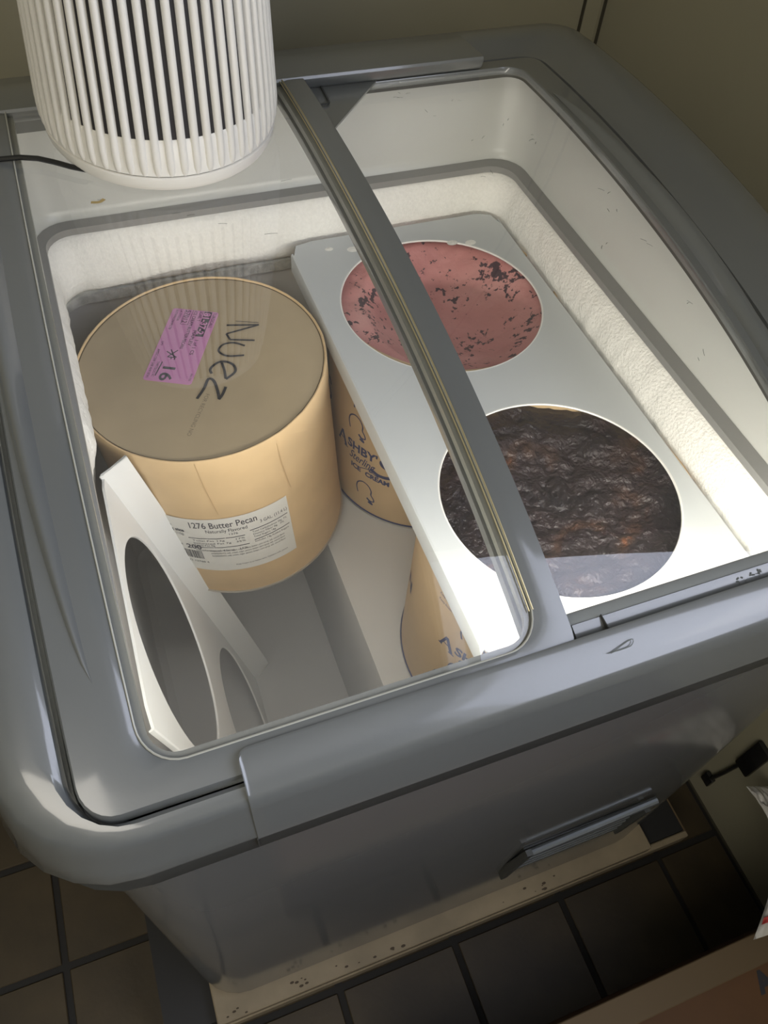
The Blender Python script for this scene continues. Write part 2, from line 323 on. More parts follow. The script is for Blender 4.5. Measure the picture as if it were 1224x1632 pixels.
# frost bank on rear, right and left walls
def frost_loop(z, ins, amp):
    out = []
    for x, y in rrect(IX0+.0005+ins*.3, IX1-.0005-ins, IY0+.0005+ins*.3, IY1-.0005-ins, .03, ns=110, nc=8):
        nz = noise.noise(Vector((x*70, y*70, z*90)))+.6*noise.noise(Vector((x*220, y*220, z*200)))
        if x < IX0+.03: x += max(0, ins)*1.15*min(1, max(0, (y-.005)/.04))
        k = amp*nz; cx, cy = -.11, 0; l = math.hypot(x-cx, y-cy)
        out.append((x-(x-cx)/l*k, y-(y-cy)/l*k, z+.6*amp*noise.noise(Vector((x*60, y*60, 3.3)))))
    return out
zs = [(.0385, -.0002, .0002), (.036, .003, .0012), (.030, .006, .0018), (.022, .0085, .002), (.014, .010, .002), (.004, .011, .002), (-.006, .011, .002), (-.014, .0105, .002), (-.020, .009, .0018), (-.024, .0065, .0014), (-.0265, -.0002, .0002)]
bm = loft([frost_loop(*a) for a in zs]); o = link('frost', bm, M['frost'], fr, ang=80); o['kind'] = 'stuff'
bm = loft([frost_loop(*a) for a in ((-.0265, -.0001, 0), (-.028, .006, .0004), (-.040, .006, .0004), (-.042, -.0001, 0))]); o = link('frost_sill', bm, M['sill'], fr)
# ---- lids
def lid(name, X0, X1, Y0, Y1, wx0, wx1, wy0, wy1, off, th, r_out, r_in, label, sect, nochild=False):
    L = []
    for (i, rr, z) in sect:
        # i: 0 = outer, 1 = inner
        x0 = X0*(1-i)+wx0*i; x1 = X1*(1-i)+wx1*i; y0 = Y0*(1-i)+wy0*i; y1 = Y1*(1-i)+wy1*i
        L.append(lp(x0, x1, y0, y1, max(.002, r_out*(1-i)+r_in*i+rr), d(-(off+z))))
    bm = loft(L, closed=True); o = link(name, bm, M['grey'], fr); o['label'] = label; return o
sec = [(0, 0, -.010), (0, 0, -.0015), (.03, 0, 0), (.30, 0, .0002), (.72, 0, .0002), (.95, 0, -.0008), (1, 0, -.0022), (1, 0, -.010)]
lidL = lid('sliding_lid', -.399, -.104, -.3105, .300, -.3625, -.1255, -.293, .290, 0, .01, .018, .022, 'upper left sliding lid carrying the white air purifier', sec)
lidR = lid('sliding_lid', -.1315, .1485, -.2965, .285, -.1235, .121, -.280, .268, -.0125, .008, .014, .020, 'lower right sliding lid over the dipping plate', [(0, 0, -.007), (0, 0, -.001), (.04, 0, 0), (.5, 0, 0), (.97, 0, 0), (1, 0, -.001), (1, 0, -.007)])
def pane(parent, x0, x1, y0, y1, off, th=.003, n=48):
    bm = bmesh.new()
    top = [[(x, y0+(y1-y0)*k/n, P(y0+(y1-y0)*k/n)+off) for k in range(n+1)] for x in (x0, x1)]
    V = [[bm.verts.new((x, y0+(y1-y0)*k/n, P(y0+(y1-y0)*k/n)+off)) for k in range(n+1)] for x in (x0, x1)]
    for k in range(n): bm.faces.new((V[0][k], V[1][k], V[1][k+1], V[0][k+1]))
    return link('glass_pane', bm, M['glass'], parent, ang=80)
pane(lidL, -.366, -.122, -.297, .294, -.003)
pane(lidR, -.1255, .125, -.284, .272, -.0155)
# inner transparent-looking frame strip under the left glass (visible through it)
sec2 = [(0, 0, 0), (1, 0, 0), (1, 0, -.006), (0, 0, -.006)]
def frame2(parent, ox, ix, off, m, name, ro=.022, ri=.016):
    bm = loft([lp(*ox, ro, d(-off)), lp(*ix, ri, d(-off)), lp(*ix, ri, d(-off+.006)), lp(*ox, ro, d(-off+.006))], closed=True)
    return link(name, bm, m, parent)
frame2(lidL, (-.368, -.1235, -.300, .297), (-.3585, -.1295, -.2885, .2865), -.0045, mat('seal strip', (.20, .205, .185), .35), 'seal_strip')
frame2(lidR, (-.1290, .1245, -.2835, .2715), (-.1240, .1215, -.2805, .2685), -.0168, M['seal'], 'seal_strip')
# fine beads on inner side of the centre rail and window edge
def ycurve(bm, x, y0, y1, off, r, n=60): return tube(bm, [(x, y0+(y1-y0)*k/n, P(y0+(y1-y0)*k/n)+off) for k in range(n+1)], r, 6)
bm = bmesh.new(); ycurve(bm, -.1245, -.275, .285, .0004, .00055); ycurve(bm, -.1268, -.275, .285, -.0006, .0005); link('edge_bead', bm, M['bead'], lidL)
bm = bmesh.new()
pts = rrect(-.3632, -.1248, -.2938, .2908, .0225, ns=30, nc=8); pts = pts[28+9+0:]  # left and front stretch
bm = bmesh.new(); ring = [(x, y, P(y)-.0003) for x, y in rrect(-.3632, -.1248, -.2938, .2908, .0225, ns=30, nc=8)]
ring.append(ring[0]); tube(bm, ring, .0006, 5, cap=False); link('window_bead', bm, mat('pale bead', (.42, .42, .37), .3), lidL)
# leaf shaped grips
def grip(parent, x_in, x_out, y0, y1, off, h, side):
    n = 44; bm = bmesh.new(); loops = []
    for k in range(n+1):
        t = k/n; y = y0+(y1-y0)*t; e = math.sin(math.pi*min(1, max(0, t)))**.6 if 0 < t < 1 else 0
        wv = (x_out-x_in)*e; xa = x_in if side > 0 else x_in
        row = []
        for q in range(9):
            s = q/8; x = xa+wv*s
            hh = h*e*(math.sin(math.pi*s**1.7)**1.0) - .0025*e*math.exp(-((s-.12)/.12)**2)
            row.append((x, y, P(y)+off+.0003+hh))
        loops.append(row)
    return link('grip', loft(loops, bm=bm, ring=False), M['grey'], parent, ang=60)
grip(lidR, .1255, .1470, -.262, .205, -.0122, .0075, 1)
grip(lidL, -.3790, -.3970, -.245, .255, .0, .0065, -1)
# triangular rear corner gusset of the right lid with its latch slot
bm = bmesh.new(); tri = [(-.124, .270), (-.030, .270), (-.036, .264), (-.100, .190), (-.124, .163)]
def onlid(off): return lambda x, y, *w_: (x, y, P(y)+off+(w_[0] if w_ else 0))
prism(bm, tri, .002, onlid(-.0140)); link('corner_gusset', bm, M['grey'], lidR, smooth=False)
bm = bmesh.new(); sl = lambda x, y: (-.1045+x, .2215+y)
o_ = rrect(-.0075, .0075, -.019, .033, .005, ns=2, nc=4); i_ = rrect(-.0060, .0060, -.0175, .0315, .004, ns=2, nc=4)
def rt(p): a = .25; x, y = p; return (-.094+x*math.cos(a)+y*math.sin(a)*.3, .252+y)
loft([[(*rt(p), P(rt(p)[1])-.0116) for p in o_], [(*rt(p), P(rt(p)[1])-.0104) for p in o_], [(*rt(p), P(rt(p)[1])-.0104) for p in i_], [(*rt(p), P(rt(p)[1])-.0118) for p in i_]], bm=bm)
link('latch_slot', bm, M['greydark'], lidR)
# bright lower rail of right lid along the front, with joints
bm = xprofile([(-.2965, P(-.2965)-.0125), (-.2965, P(-.2965)-.0095), (-.2950, P(-.295)-.0085), (-.2870, P(-.287)-.0088), (-.2862, P(-.2862)-.0125)], -.100, .1480); link('front_edge_rail', bm, M['grey'], lidR)
bm = xprofile([(-.2862, P(-.2862)-.0140), (-.2862, P(-.2862)-.0105), (-.2805, P(-.2805)-.0122), (-.2775, P(-.2775)-.0150), (-.2775, P(-.2775)-.0170), (-.2862, P(-.2862)-.0170)], -.1010, .1240); link('painted_dull_edge', bm, mat('unreflecting grey plastic', (.24, .255, .25), .6), lidR)  # same plastic as the frame; the slant's missing reflection is painted as a strip
bm = bmesh.new(); box(bm, (-.0795, -.2968, P(-.29)-.0100), (-.0789, -.2862, P(-.29)-.0062)); link('rail_joint', bm, M['seal'], lidR, smooth=False)
# grille with bar low on the front
gr = link('drain_grille', box(bmesh.new(), (-.050, -.3280, -.462), (.098, -.3245, -.362), .001, 1), M['greydark'], fr, smooth=False); gr['label'] = 'ribbed metal grille low on the cabinet front'
bm = tube(bmesh.new(), [(-.047, -.3330, -.358), (.03, -.3330, -.350), (.105, -.3330, -.341)], .0042, 10); link('handle_bar', bm, M['steel'], gr)
for xa, zt_ in ((-.049, -.352), (.104, -.372)):
    bm = bmesh.new(); prism(bm, [(-.3365, zt_), (-.3300, zt_), (-.3245, -.430), (-.3245, -.462), (-.3330, -.462)], .007, lambda u, v, w_, xa=xa: (xa-.0035+w_-(.008 if v < -.4 else 0), u, v)); link('end_bracket', bm, M['greydark'], gr, smooth=False)
for k in range(6):
    z = -.378-.0145*k; bm = box(bmesh.new(), (-.048, -.3300, z-.003), (.096, -.3278, z+.003), .0008, 1); link('slat', bm, M['steel'], gr, smooth=False)
# scuffs on the rails and lids
bm = bmesh.new(); fl = lambda x, y: (x, y, P(y)+.0047)
for a in ([(-.088, -.313), (-.072, -.309), (-.074, -.3125), (-.089, -.3125)],): stroke(bm, a, .0006, lambda x, y: (x, y, P(y)+.0052))
for k in range(14):
    x, y = .033+random.uniform(-.010, .010), -.2915+random.uniform(-.0025, .0025)
    stroke(bm, [(x, y), (x+random.uniform(-.004, .004), y+random.uniform(-.001, .001))], .0010, lambda x, y: (x, y, P(y)-.0083))
link('scuff', bm, M['grime'], fr)['kind'] = 'stuff'
bm = bmesh.new()
for (x, y) in [(-.026, -.068), (.101, -.087), (.06, .17), (.07, .13), (.075, .14), (.0, .20), (.01, .10), (.09, .03), (.105, -.02), (.085, -.13), (.03, .22), (-.02, .235), (-.01, .24), (.1, .05), (.06, -.01), (.02, .15)]:
    for k in range(2):
        a = random.uniform(0, 3.1); l = random.uniform(.002, .006); xx, yy = x+random.uniform(-.006, .006), y+random.uniform(-.006, .006)
        stroke(bm, [(xx, yy), (xx+l*math.cos(a)*.5, yy+l*math.sin(a)*.5+.0005), (xx+l*math.cos(a), yy+l*math.sin(a))], .00035, lambda x, y: (x, y, P(y)-.0152))
link('scratch', bm, M['grime'], lidR)['kind'] = 'stuff'
bm = bmesh.new()
for (x, y) in [(-.28, .15), (-.22, .16), (-.21, .15), (-.26, .09), (-.25, .085), (-.19, .09), (-.2, .05), (-.23, .07), (-.17, .11), (-.31, .12), (-.14, .2)]:
    a = random.uniform(-.3, .3); l = random.uniform(.003, .010)
    stroke(bm, [(x, y), (x+l*.5, y+l*math.sin(a)*.5+.0003), (x+l*math.cos(a), y+l*math.sin(a))], .0004, lambda x, y: (x, y, P(y)-.0027))
link('scratch', bm, M['grime'], lidL)['kind'] = 'stuff'

# ================================================================ DIPPING PLATES
def plate_bm(mp, LN, W, flange, th=.0022, holes=True, r=.105, dd=.1308, off=0, nh=64, cr=.018):
    """plate with two round holes, long side along v. Built as quad fans between each hole and its half-rectangle."""
    bm = bmesh.new()
    outer_full = rrect(-W[0], W[1], -LN[0], LN[1], cr, ns=2, nc=5)
    for w_ in (0, -th):
        pass
    def half(s, z):
        cy = s*dd; pts = []
        y_in, y_out = (0, LN[1]) if s > 0 else (-LN[0], 0)
        for k in range(nh):
            a = 2*math.pi*(k+.5)/nh; ca, sa = math.cos(a), math.sin(a); tt = []
            if ca > 1e-9: tt.append((W[1]-off)/ca)
            if ca < -1e-9: tt.append((-W[0]-off)/ca)
            if sa > 1e-9: tt.append((y_out-cy)/sa)
            if sa < -1e-9: tt.append((y_in-cy)/sa)
            t = min(tt); pts.append((off+ca*t, cy+sa*t))
        # snap nearest to true corners
        for cxx in (-W[0], W[1]):
            for cyy in (y_in, y_out):
                i = min(range(nh), key=lambda q: (pts[q][0]-cxx)**2+(pts[q][1]-cyy)**2); 
                rr = cr if ((s > 0 and cyy == y_out) or (s < 0 and cyy == y_in)) else 0
                if rr:
                    sx = 1 if cxx > 0 else -1; sy = 1 if cyy > 0 else -1; ccx, ccy = cxx-sx*rr, cyy-sy*rr
                    for q in range(nh):
                        px, py = pts[q]
                        if (px-ccx)*sx > 0 and (py-ccy)*sy > 0:
                            l = math.hypot(px-ccx, py-ccy); pts[q] = (ccx+(px-ccx)/l*rr, ccy+(py-ccy)/l*rr)
                else: pts[i] = (cxx, cyy)
        hole = [(off+r*math.cos(2*math.pi*(k+.5)/nh), cy+r*math.sin(2*math.pi*(k+.5)/nh)) for k in range(nh)]
        return pts, hole
    for s in (1, -1):
        o_, h_ = half(s, 0)
        hi = [(off+(x-off)*.994, s*dd+(y-s*dd)*.994) for x, y in h_]
        loft([[mp(x, y, -th) for x, y in o_], [mp(x, y, 0) for x, y in o_], [mp(x, y, 0) for x, y in h_], [mp(x, y, -.0004) for x, y in hi], [mp(x, y, -th) for x, y in hi]], closed=True, bm=bm)
    # turned down flanges along both long edges
    for xs, sg in ((-W[0], -1), (W[1], 1)):
        prof = [(0, 0), (sg*.0016, -.0006), (sg*.0022, -.0022), (sg*.0022, -flange), (sg*.0008, -flange), (sg*.0006, -.003), (0, -.0022)]
        y0, y1 = -LN[0]+cr*.9, LN[1]-cr*.9
        loft([[mp(xs+a, y0, b) for a, b in prof], [mp(xs+a, y1, b) for a, b in prof]], cap0=True, cap1=True, bm=bm)
    bmesh.ops.remove_doubles(bm, verts=bm.verts[:], dist=1e-6)
    return bm
pl = thing('dipping_plate', 'flat grey-white plate with two round openings lying over the two open ice cream tubs', 'plate', (0, 0, 0))
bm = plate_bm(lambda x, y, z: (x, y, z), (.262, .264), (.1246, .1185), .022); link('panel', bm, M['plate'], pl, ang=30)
bm = bmesh.new()
for s in (1, -1):
    ringp = [(.1046*math.cos(2*math.pi*k/96), s*.1308+.1046*math.sin(2*math.pi*k/96), -.0009) for k in range(97)]
    tube(bm, ringp, .0011, 6, cap=False)
link('hole_rim_highlight', bm, mat('bright rim', (.85, .85, .83), .25), pl)  # highlight on the plate's hole edges, painted as a brighter ring
bm = bmesh.new()
for (x, y) in [(-.085, .245), (-.06, .238), (.05, .22), (.07, .215)]:
    lathe(bm, [(.0001, .0006), (random.uniform(.002, .005), .0001)], n=10, mp=lambda a, b, c_, x=x, y=y: (x+a*1.4, y+b, c_))
link('frost_spot', bm, M['frost'], pl)['kind'] = 'stuff'
# the second plate stands on end, leaning on the left wall
a_, b_, g_ = 3.137, 1.782, 3.147
def R3(a, b, g): return (Matrix.Rotation(a, 3, 'Z') @ Matrix.Rotation(b, 3, 'Y') @ Matrix.Rotation(g, 3, 'X'))
RP = R3(a_, b_, g_); CP = Vector((-.3135, -.094, -.265))
axL = RP @ Vector((1, 0, 0)); axW = RP @ Vector((0, 1, 0)); axN = RP @ Vector((0, 0, 1))
if axN.x < 0: axN = -axN
mp2 = lambda x, y, z: tuple(CP+axL*y+axW*x+axN*z)
p2 = thing('dipping_plate', 'white two-hole plate standing on end against the left inner wall of the freezer', 'plate', (-.262, -.094, -.51))
# flange points toward the viewer on the rear long edge
def plate2_bm():
    bm = plate_bm(lambda x, y, z: mp2(x, y, z), (.245, .258), (.120, .120), .004, cr=.005)
    return bm
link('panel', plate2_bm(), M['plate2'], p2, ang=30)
bm = bmesh.new()
prof = [(.1180, -.0022), (.1205, -.0012), (.134, .0225), (.1325, .0235), (.1185, .0006)]
def fl_(y, k): return [mp2(a, y+k*(1 if i in (2, 3) else 0), b) for i, (a, b) in enumerate(prof)]
loft([fl_(-.2445, .004), fl_(-.2435, .001), fl_(-.2400, 0), fl_(.2500, 0), fl_(.2560, -.008)], cap0=True, cap1=True, bm=bm); link('flange', bm, M['plate2'], p2, smooth=False)
bm = bmesh.new(); lathe(bm, [(.0035, 0), (.0001, .0003)], n=16, mp=lambda a, b, c_: mp2(.1285+a*.45, -.205+b, .0165+c_+a*.8)); link('screw_hole', bm, M['seal'], p2)

# ================================================================ TUBS
def cylmap(T_, u, v, n, r): 
    return lambda th0, h0: (lambda x, y: tuple(T_+(u*math.cos(math.radians(th0)+x/r)+v*math.sin(math.radians(th0)+x/r))*r+n*(h0+y)))
def frame_of(T_, nv):
    n = Vector(nv).normalized(); u = Vector((0, 1, 0)).cross(n).normalized(); v = n.cross(u); return Vector(T_), u, v, n
# --- closed tub with the pecan label
TT, u, v, n = frame_of((-.2528, .1291, -.0151), (-.092, -.0257, 1))
H = .2465; RT = .1212
tb = thing('ice_cream_tub', 'closed tan cardboard tub with pink sticker and handwriting on its lid', 'tub', tuple(TT-n*H), 'cardboard ice cream tubs in the freezer')
mt = lambda x, y, z: tuple(TT+u*x+v*y+n*z)
bm = bmesh.new(); lathe(bm, [(.001, -H+.004), (RT-.003, -H+.004), (RT-.001, -H), (RT-.0004, -H+.004), (RT-.0004, -.026), (RT-.0006, -.0205)], mp=mt, cap0=True); link('tub_wall', bm, M['kraft'], tb)
bm = bmesh.new(); lathe(bm, [(RT-.0006, -.0002-.027), (RT+.0007, -.0265), (RT+.0009, -.001), (RT+.0002, .0004), (RT-.0008, .0004), (RT-.0016, -.0006), (RT-.003, -.004)], mp=mt)
for vv in bm.verts:
    q = vv.co-TT; a = math.atan2(q.dot(v), q.dot(u)); vv.co += (u*math.cos(a)+v*math.sin(a))*.0005*noise.noise(Vector((math.cos(a)*9, math.sin(a)*9, q.dot(n)*40)))
link('lid_band', bm, M['kraft'], tb, ang=50)
bm = bmesh.new(); lathe(bm, [(.0001, -.0018), (.05, -.0017), (.10, -.0016), (RT-.0026, -.0014)], mp=mt); link('lid_disc', bm, M['kraftlid'], tb)
bm = bmesh.new(); lathe(bm, [(RT-.0026, -.0016), (RT-.0018, -.0008), (RT-.0027, -.0012)], mp=mt); link('lid_groove', bm, mat('dark kraft edge', (.10, .07, .035), .8), tb)
bm = bmesh.new(); tube(bm, [mt((RT-.0002)*math.cos(2*math.pi*k/96), (RT-.0002)*math.sin(2*math.pi*k/96), -H+.0015) for k in range(97)], .0016, 6, cap=False); link('bottom_rim', bm, M['metal'], tb)
bm = bmesh.new()
for th, h0, h1 in ((-106, -.002, -.085), (-70, -.01, -.085)):
    cm = cylmap(TT, u, v, n, RT+.0010)(th, 0); stroke(bm, [(0, h0), (.002, (h0+h1)/2), (.006, h1)], .0007, cm)
link('tape_edge', bm, mat('tape edge', (.52, .36, .19), .4), tb)['kind'] = 'stuff'
mtop = lambda x, y: mt(x, y, -.0010)
bm = bmesh.new()
for st in [[(0.0375, 0.0400), (0.0663, 0.0293), (0.0500, 0.0292), (0.0327, 0.0292), (0.0343, 0.0196), (0.0450, .0150), (0.0567, 0.0098)], ]:
    pass
for st in ([(.0360, .0405), (.0663, .0293)], [(.0663, .0293), (.0327, .0288)], [(.0327, .0288), (.0343, .0196)], [(.0343, .0196), (.0567, .0098)], [(.0460, .0428), (.0670, .0325)]):
    stroke(bm, st, .0021 if st[0][0] != .0460 else .0007, mtop)
stroke(bm, [(.0457, .0062), (.0369, .014), (.027, .0157), (.0207, .011), (.0209, .0052), (.0272, -.0015), (.0418, -.006)], .0022, mtop)
stroke(bm, [(.0190, -.0076), (.0190, -.018), (.0175, -.0295)], .0024, mtop)
stroke(bm, [(.0175, -.0300), (.028, -.0241), (.0291, -.0158), (.0242, -.0087), (.017, -.006), (.0094, -.0092), (.0062, -.0133), (.0067, -.0182)], .0026, mtop)
stroke(bm, [(-.0139, -.0443), (-.0049, -.0342), (.0019, -.024), (.0062, -.028), (.0066, -.042), (.0054, -.052)], .0028, mtop)
stroke(bm, [(.0050, -.0525), (.0097, -.0478), (.0151, -.0395)], .0028, mtop)
link('handwriting', bm, M['black'], tb)['label'] = 'black marker word Nuez'
bm = bmesh.new(); lathe(bm, [(.0018, 0), (.0001, .0001)], n=12, mp=lambda a, b, c_: mt(.0725+a, .084+b, -.0016)); link('black_dot', bm, M['black'], tb)
bm = bmesh.new()
def diag(x, y): a = -2.15; return mt(-.012+x*math.cos(a)-y*math.sin(a), -.052+x*math.sin(a)+y*math.cos(a), -.0016)
add_text(bm, 'FOR RECYCLING NO', .0055, diag, -.014, 0); link('faint_stamp', bm, mat('faint ink', (.20, .165, .115), .7), tb)
# pink sticker (a along reading direction, b up)
e1 = (-.4917, -.8708); e2 = (.8708, -.4917); O = (-.0572, -.0024); O = (-.0071-.0008, .0851)
def pk(zz): return lambda a, b: mt(-.0085+e1[0]*a+e2[0]*b, .0848+e1[1]*a+e2[1]*b, zz)
bm = bmesh.new(); prism(bm, rrect(0, .0990, 0, .0480, .003, ns=1, nc=4), .0003, lambda a, b, w_: pk(-.0016+w_)(a, b)); stk = link('sticker', bm, M['pink'], tb, smooth=False); stk['label'] = 'pink shipping sticker'
bm = bmesh.new(); m1 = pk(-.0011)
quad(bm, m1, .001, .036, .0335, .0415); link('black_block', bm, M['ink'], stk, smooth=False)
bm = bmesh.new(); m2 = pk(-.0006); add_text(bm, '81-37-2', .0092, m2, .003, .0342, width=.031, bold=.0004); link('block_number', bm, M['pink'], stk, smooth=False)
bm = bmesh.new()
add_text(bm, 'TUROCALL', .0048, m1, .001, .0430, width=.022); add_text(bm, 'SCAEL T', .0046, m1, .001, .0290, width=.014); add_text(bm, '1 of 1 CS', .0052, m1, .040, .0350, width=.020)
add_text(bm, 'MAPLEV', .0052, m1, .028, .0295, width=.021); add_text(bm, 'ICE CREAM BUTTER PECAN', .0050, m1, .001, .0230, width=.053)
add_text(bm, '57012', .0070, m1, .001, .0145, width=.018); add_text(bm, 'LA 770326', .0034, m1, .001, .0085, width=.016); add_text(bm, 'KITWRCNHPLTB', .0036, m1, .002, .0040, width=.028)
for s_ in ([(.0005, .0138), (.0215, .0138)], [(.0215, .0138), (.0215, .0215)], [(.0215, .0215), (.0005, .0215)]): stroke(bm, s_, .0004, m1)
for s_ in ([(.0570, .0225), (.0665, .0150)], [(.0570, .0155), (.0665, .0215)], [(.060, .0120), (.0665, .0238)], [(.0670, .0225), (.0670, .0150)], [(.0670, .0225), (.0700, .0225)], [(.0670, .0190), (.0695, .0190)]): stroke(bm, s_, .0011, m1)
add_text(bm, '16', .0175, m1, .0755, .0150, width=.0180, bold=.0003); stroke(bm, [(.0740, .0120), (.0925, .0105)], .0011, m1)
add_text(bm, 'TPRTECC-IC', .0034, m1, .074, .0070, width=.020); add_text(bm, 'AMDC1TIW 5AB AHF187A1', .0038, m1, .058, .0022, width=.038); add_text(bm, 'QTY', .0030, m1, .047, .0030); add_text(bm, 'AN 735', .003, m1, .085, .0440)
link('print', bm, M['ink'], stk, smooth=False)
# white side label wrapped on the wall
RL = RT+.0004
def wl(th, h): a = math.radians(th); return tuple(TT+(u*math.cos(a)+v*math.sin(a))*RL+n*h)
# label-local: x 0..W from theta -140, y 0 at bottom
LW = math.radians(70)*RL; LH = .1010; lm = lambda rr: (lambda x, y: tuple(TT+(u*math.cos(math.radians(-140.5)+x/RL)+v*math.sin(math.radians(-140.5)+x/RL))*(RL+rr)+n*(-.1945+y)))
bm = bmesh.new(); quad(bm, lm(0), 0, LW, 0, LH, 40)
sl_ = link('side_label', bm, M['paper'], tb); sl_['label'] = 'white nutrition label with printed flavour name'
bm = bmesh.new(); q = lm(.0003)
add_text(bm, '1276 Butter Pecan', .0150, q, .044, .0850, width=.068, bold=.0001)
add_text(bm, 'Naturally Flavored', .0085, q, .060, .0765, width=.042); add_text(bm, '1276', .005, q, .082, .0705)
add_text(bm, '3 GAL. (11.4 L)', .0075, q, .1160, .0790, width=.030)
add_text(bm, 'Nutrition Facts', .0060, q, .006, .0840, width=.020); add_text(bm, 'Serving size', .0070, q, .008, .0755, width=.030, bold=.0003); add_text(bm, '2/3 cup (110g)', .006, q, .016, .0690, width=.020)
add_text(bm, '200', .0115, q, .034, .0440, width=.016, bold=.0003); add_text(bm, 'Calories', .006, q, .010, .0480, width=.020)
for s_ in ([(.040, .0655), (.098, .0655)], [(.042, .0480), (.100, .0480)], [(.104, .0710), (.146, .0730)], [(.106, .0520), (.146, .0540)]): stroke(bm, s_, .0012, q)
for k, tx in enumerate(['Total Fat 13g      17%', 'Saturated Fat 7g   35%', 'Trans Fat 0g', 'Cholesterol 45mg   15%']): add_text(bm, tx, .0042, q, .043, .0600-.0052*k+(0, 0, .0012, -.0035)[k], width=(.054, .054, .022, .054)[k])
for k, tx in enumerate(['Total Carbohydrate 20g  7%', 'Dietary Fiber 0g   0%', 'Total Sugars 18g', 'Includes 14g Added Sugars']): add_text(bm, tx, .0042, q, .106, (.0660, .0612, .0564, .0475)[k], width=(.038, .034, .024, .038)[k])
for k in range(3): add_text(bm, 'INGREDIENTS: milk, cream, sugar, pecans, butter, corn syrup, salt, natural flavor', .0040, q, .058, .0400-.0050*k, width=.080)
add_text(bm, 'Keep frozen at or below zero. Contains milk, pecans', .0036, q, .080, .0105, width=.058)
x = .016
for k in range(24):
    wd = random.choice([.0004, .0008, .0013]); quad(bm, q, x, x+wd, .0240, .0400); x += wd+random.choice([.0005, .0008])
add_text(bm, '0 78342 12760 4', .005, q, .018, .0160, width=.034)
link('print', bm, M['ink'], sl_, smooth=False)

# --- open printed tubs with ice cream
def logo(bm, cm, full=True):       # cm(x,y) wraps on the wall; origin at the scoop outline
    K = .85
    stroke(bm, [(-.010, -.012), (-.0125, -.002), (-.0105, .007), (-.003, .0125), (.005, .0105), (.0095, .003), (.0095, -.004), (.013, -.009), (.014, -.014), (.009, -.0155), (.004, -.013)], .0018, cm)
    stroke(bm, [(.004, -.013), (.0085, -.0165), (.012, -.0205), (.006, -.019)], .0030, cm)
    if not full: return
    # big serif initial
    for st, wd in (([(-.031, -.0475), (-.0245, -.0290)], .0028), ([(-.0245, -.0290), (-.0165, -.0495)], .0040), ([(-.028, -.0405), (-.020, -.0415)], .0016), ([(-.0335, -.0475), (-.0285, -.0478)], .0016), ([(-.0200, -.0502), (-.0130, -.0502)], .0016)): stroke(bm, st, wd, cm)
    add_text(bm, "SHBY'", .0185, cm, -.0135, -.0435, width=.046, bold=.0006)
    stroke(bm, [(.0555, -.0340), (.0470, -.0320), (.0380, -.0365), (.0400, -.0430), (.0500, -.0470), (.0540, -.0535), (.0480, -.0600), (.0350, -.0620), (.0240, -.0570)], .0050, cm)
    add_text(bm, 'Sterling', .0190, cm, -.010, -.0600, width=.040, shear=.45, bold=.0002)
    stroke(bm, [(.010, -.066), (.024, -.0605), (.036, -.066), (.022, -.062)], .0012, cm)
    add_text(bm, 'ICE', .0105, cm, -.006, -.0740, width=.016, bold=.0005); add_text(bm, 'CREAM', .0105, cm, .0170, -.0745, width=.033, bold=.0005)
def open_tub(cx, cy, zt, zb, label, ice, cols, extra=None):
    T_, u_, v_, n_ = frame_of((cx, cy, zt), (0, 0, 1)); u_, v_ = Vector((1, 0, 0)), Vector((0, 1, 0)); r = .1206
    t = thing('ice_cream_tub', label, 'tub', (cx, cy, zb), 'cardboard ice cream tubs in the freezer')
    mm = lambda x, y, z: (cx+x, cy+y, z); bm = bmesh.new()
    lathe(bm, [(.001, zb+.003), (r-.002, zb+.003), (r-.001, zb), (r, zb+.003), (r, zt-.0005), (r-.001, zt), (r-.0022, zt-.0005), (r-.0022, zt-.07)], mp=mm, cap0=True); link('tub_wall', bm, M['kraft2'], t)
    bm = bmesh.new(); tube(bm, [mm((r+.0003)*math.cos(2*math.pi*k/96), (r+.0003)*math.sin(2*math.pi*k/96), zb+.0014) for k in range(97)], .0014, 6, cap=False); link('bottom_rim', bm, M['metal'], t)
    bm = bmesh.new(); tube(bm, [mm((r+.0001)*math.cos(2*math.pi*k/96), (r+.0001)*math.sin(2*math.pi*k/96), zb+.0040) for k in range(97)], .0012, 6, cap=False); link('base_seam', bm, M['blue'], t)
    bm = bmesh.new(); f = cylmap(T_, u_, v_, n_, r+.0003)
    for th, h in cols: logo(bm, f(th, h), h > -.2)
    if extra: extra(bm, f)
    link('printed_logo', bm, M['blue'], t, smooth=False)['kind'] = 'stuff'
    bm = bmesh.new(); nr, na = 46, 128; L = []
    for i in range(nr+1):
        rr = .1188*(i/nr); row = []
        for k in range(na):
            a = 2*math.pi*k/na; x, y = rr*math.cos(a), rr*math.sin(a); row.append((cx+x, cy+y, ice['z'](x, y, rr)))
        L.append(row)
    L[0] = [(cx+.0005*math.cos(2*math.pi*k/na), cy+.0005*math.sin(2*math.pi*k/na), ice['z'](0, 0, 0)) for k in range(na)]
    loft(L, bm=bm, cap0=True); link('ice_cream', bm, ice['m'], t, ang=180)
    return t
def zpink(x, y, r):
    s = noise.noise(Vector((x*14, y*14, 1.7))); s2 = noise.noise(Vector((x*50, y*50, 4.2))); s3 = noise.noise(Vector((x*130, y*130, 9)))
    bowl = -.042*max(0, 1-((x-.005)**2/.009+(y+.012)**2/.011)) 
    return -.013+bowl+.007*s+.0022*s2+.0006*s3
def zchoc(x, y, r):
    s = noise.noise(Vector((x*17+3, y*17, 2.7))); s2 = noise.turbulence(Vector((x*42, y*42, 4.2)), 4, True); s3 = noise.noise(Vector((x*230, y*230, 9)))
    return -.017+.005*s+.008*(s2-.6)+.0012*s3-.012*max(0, 1-(x*x+y*y)/.008)
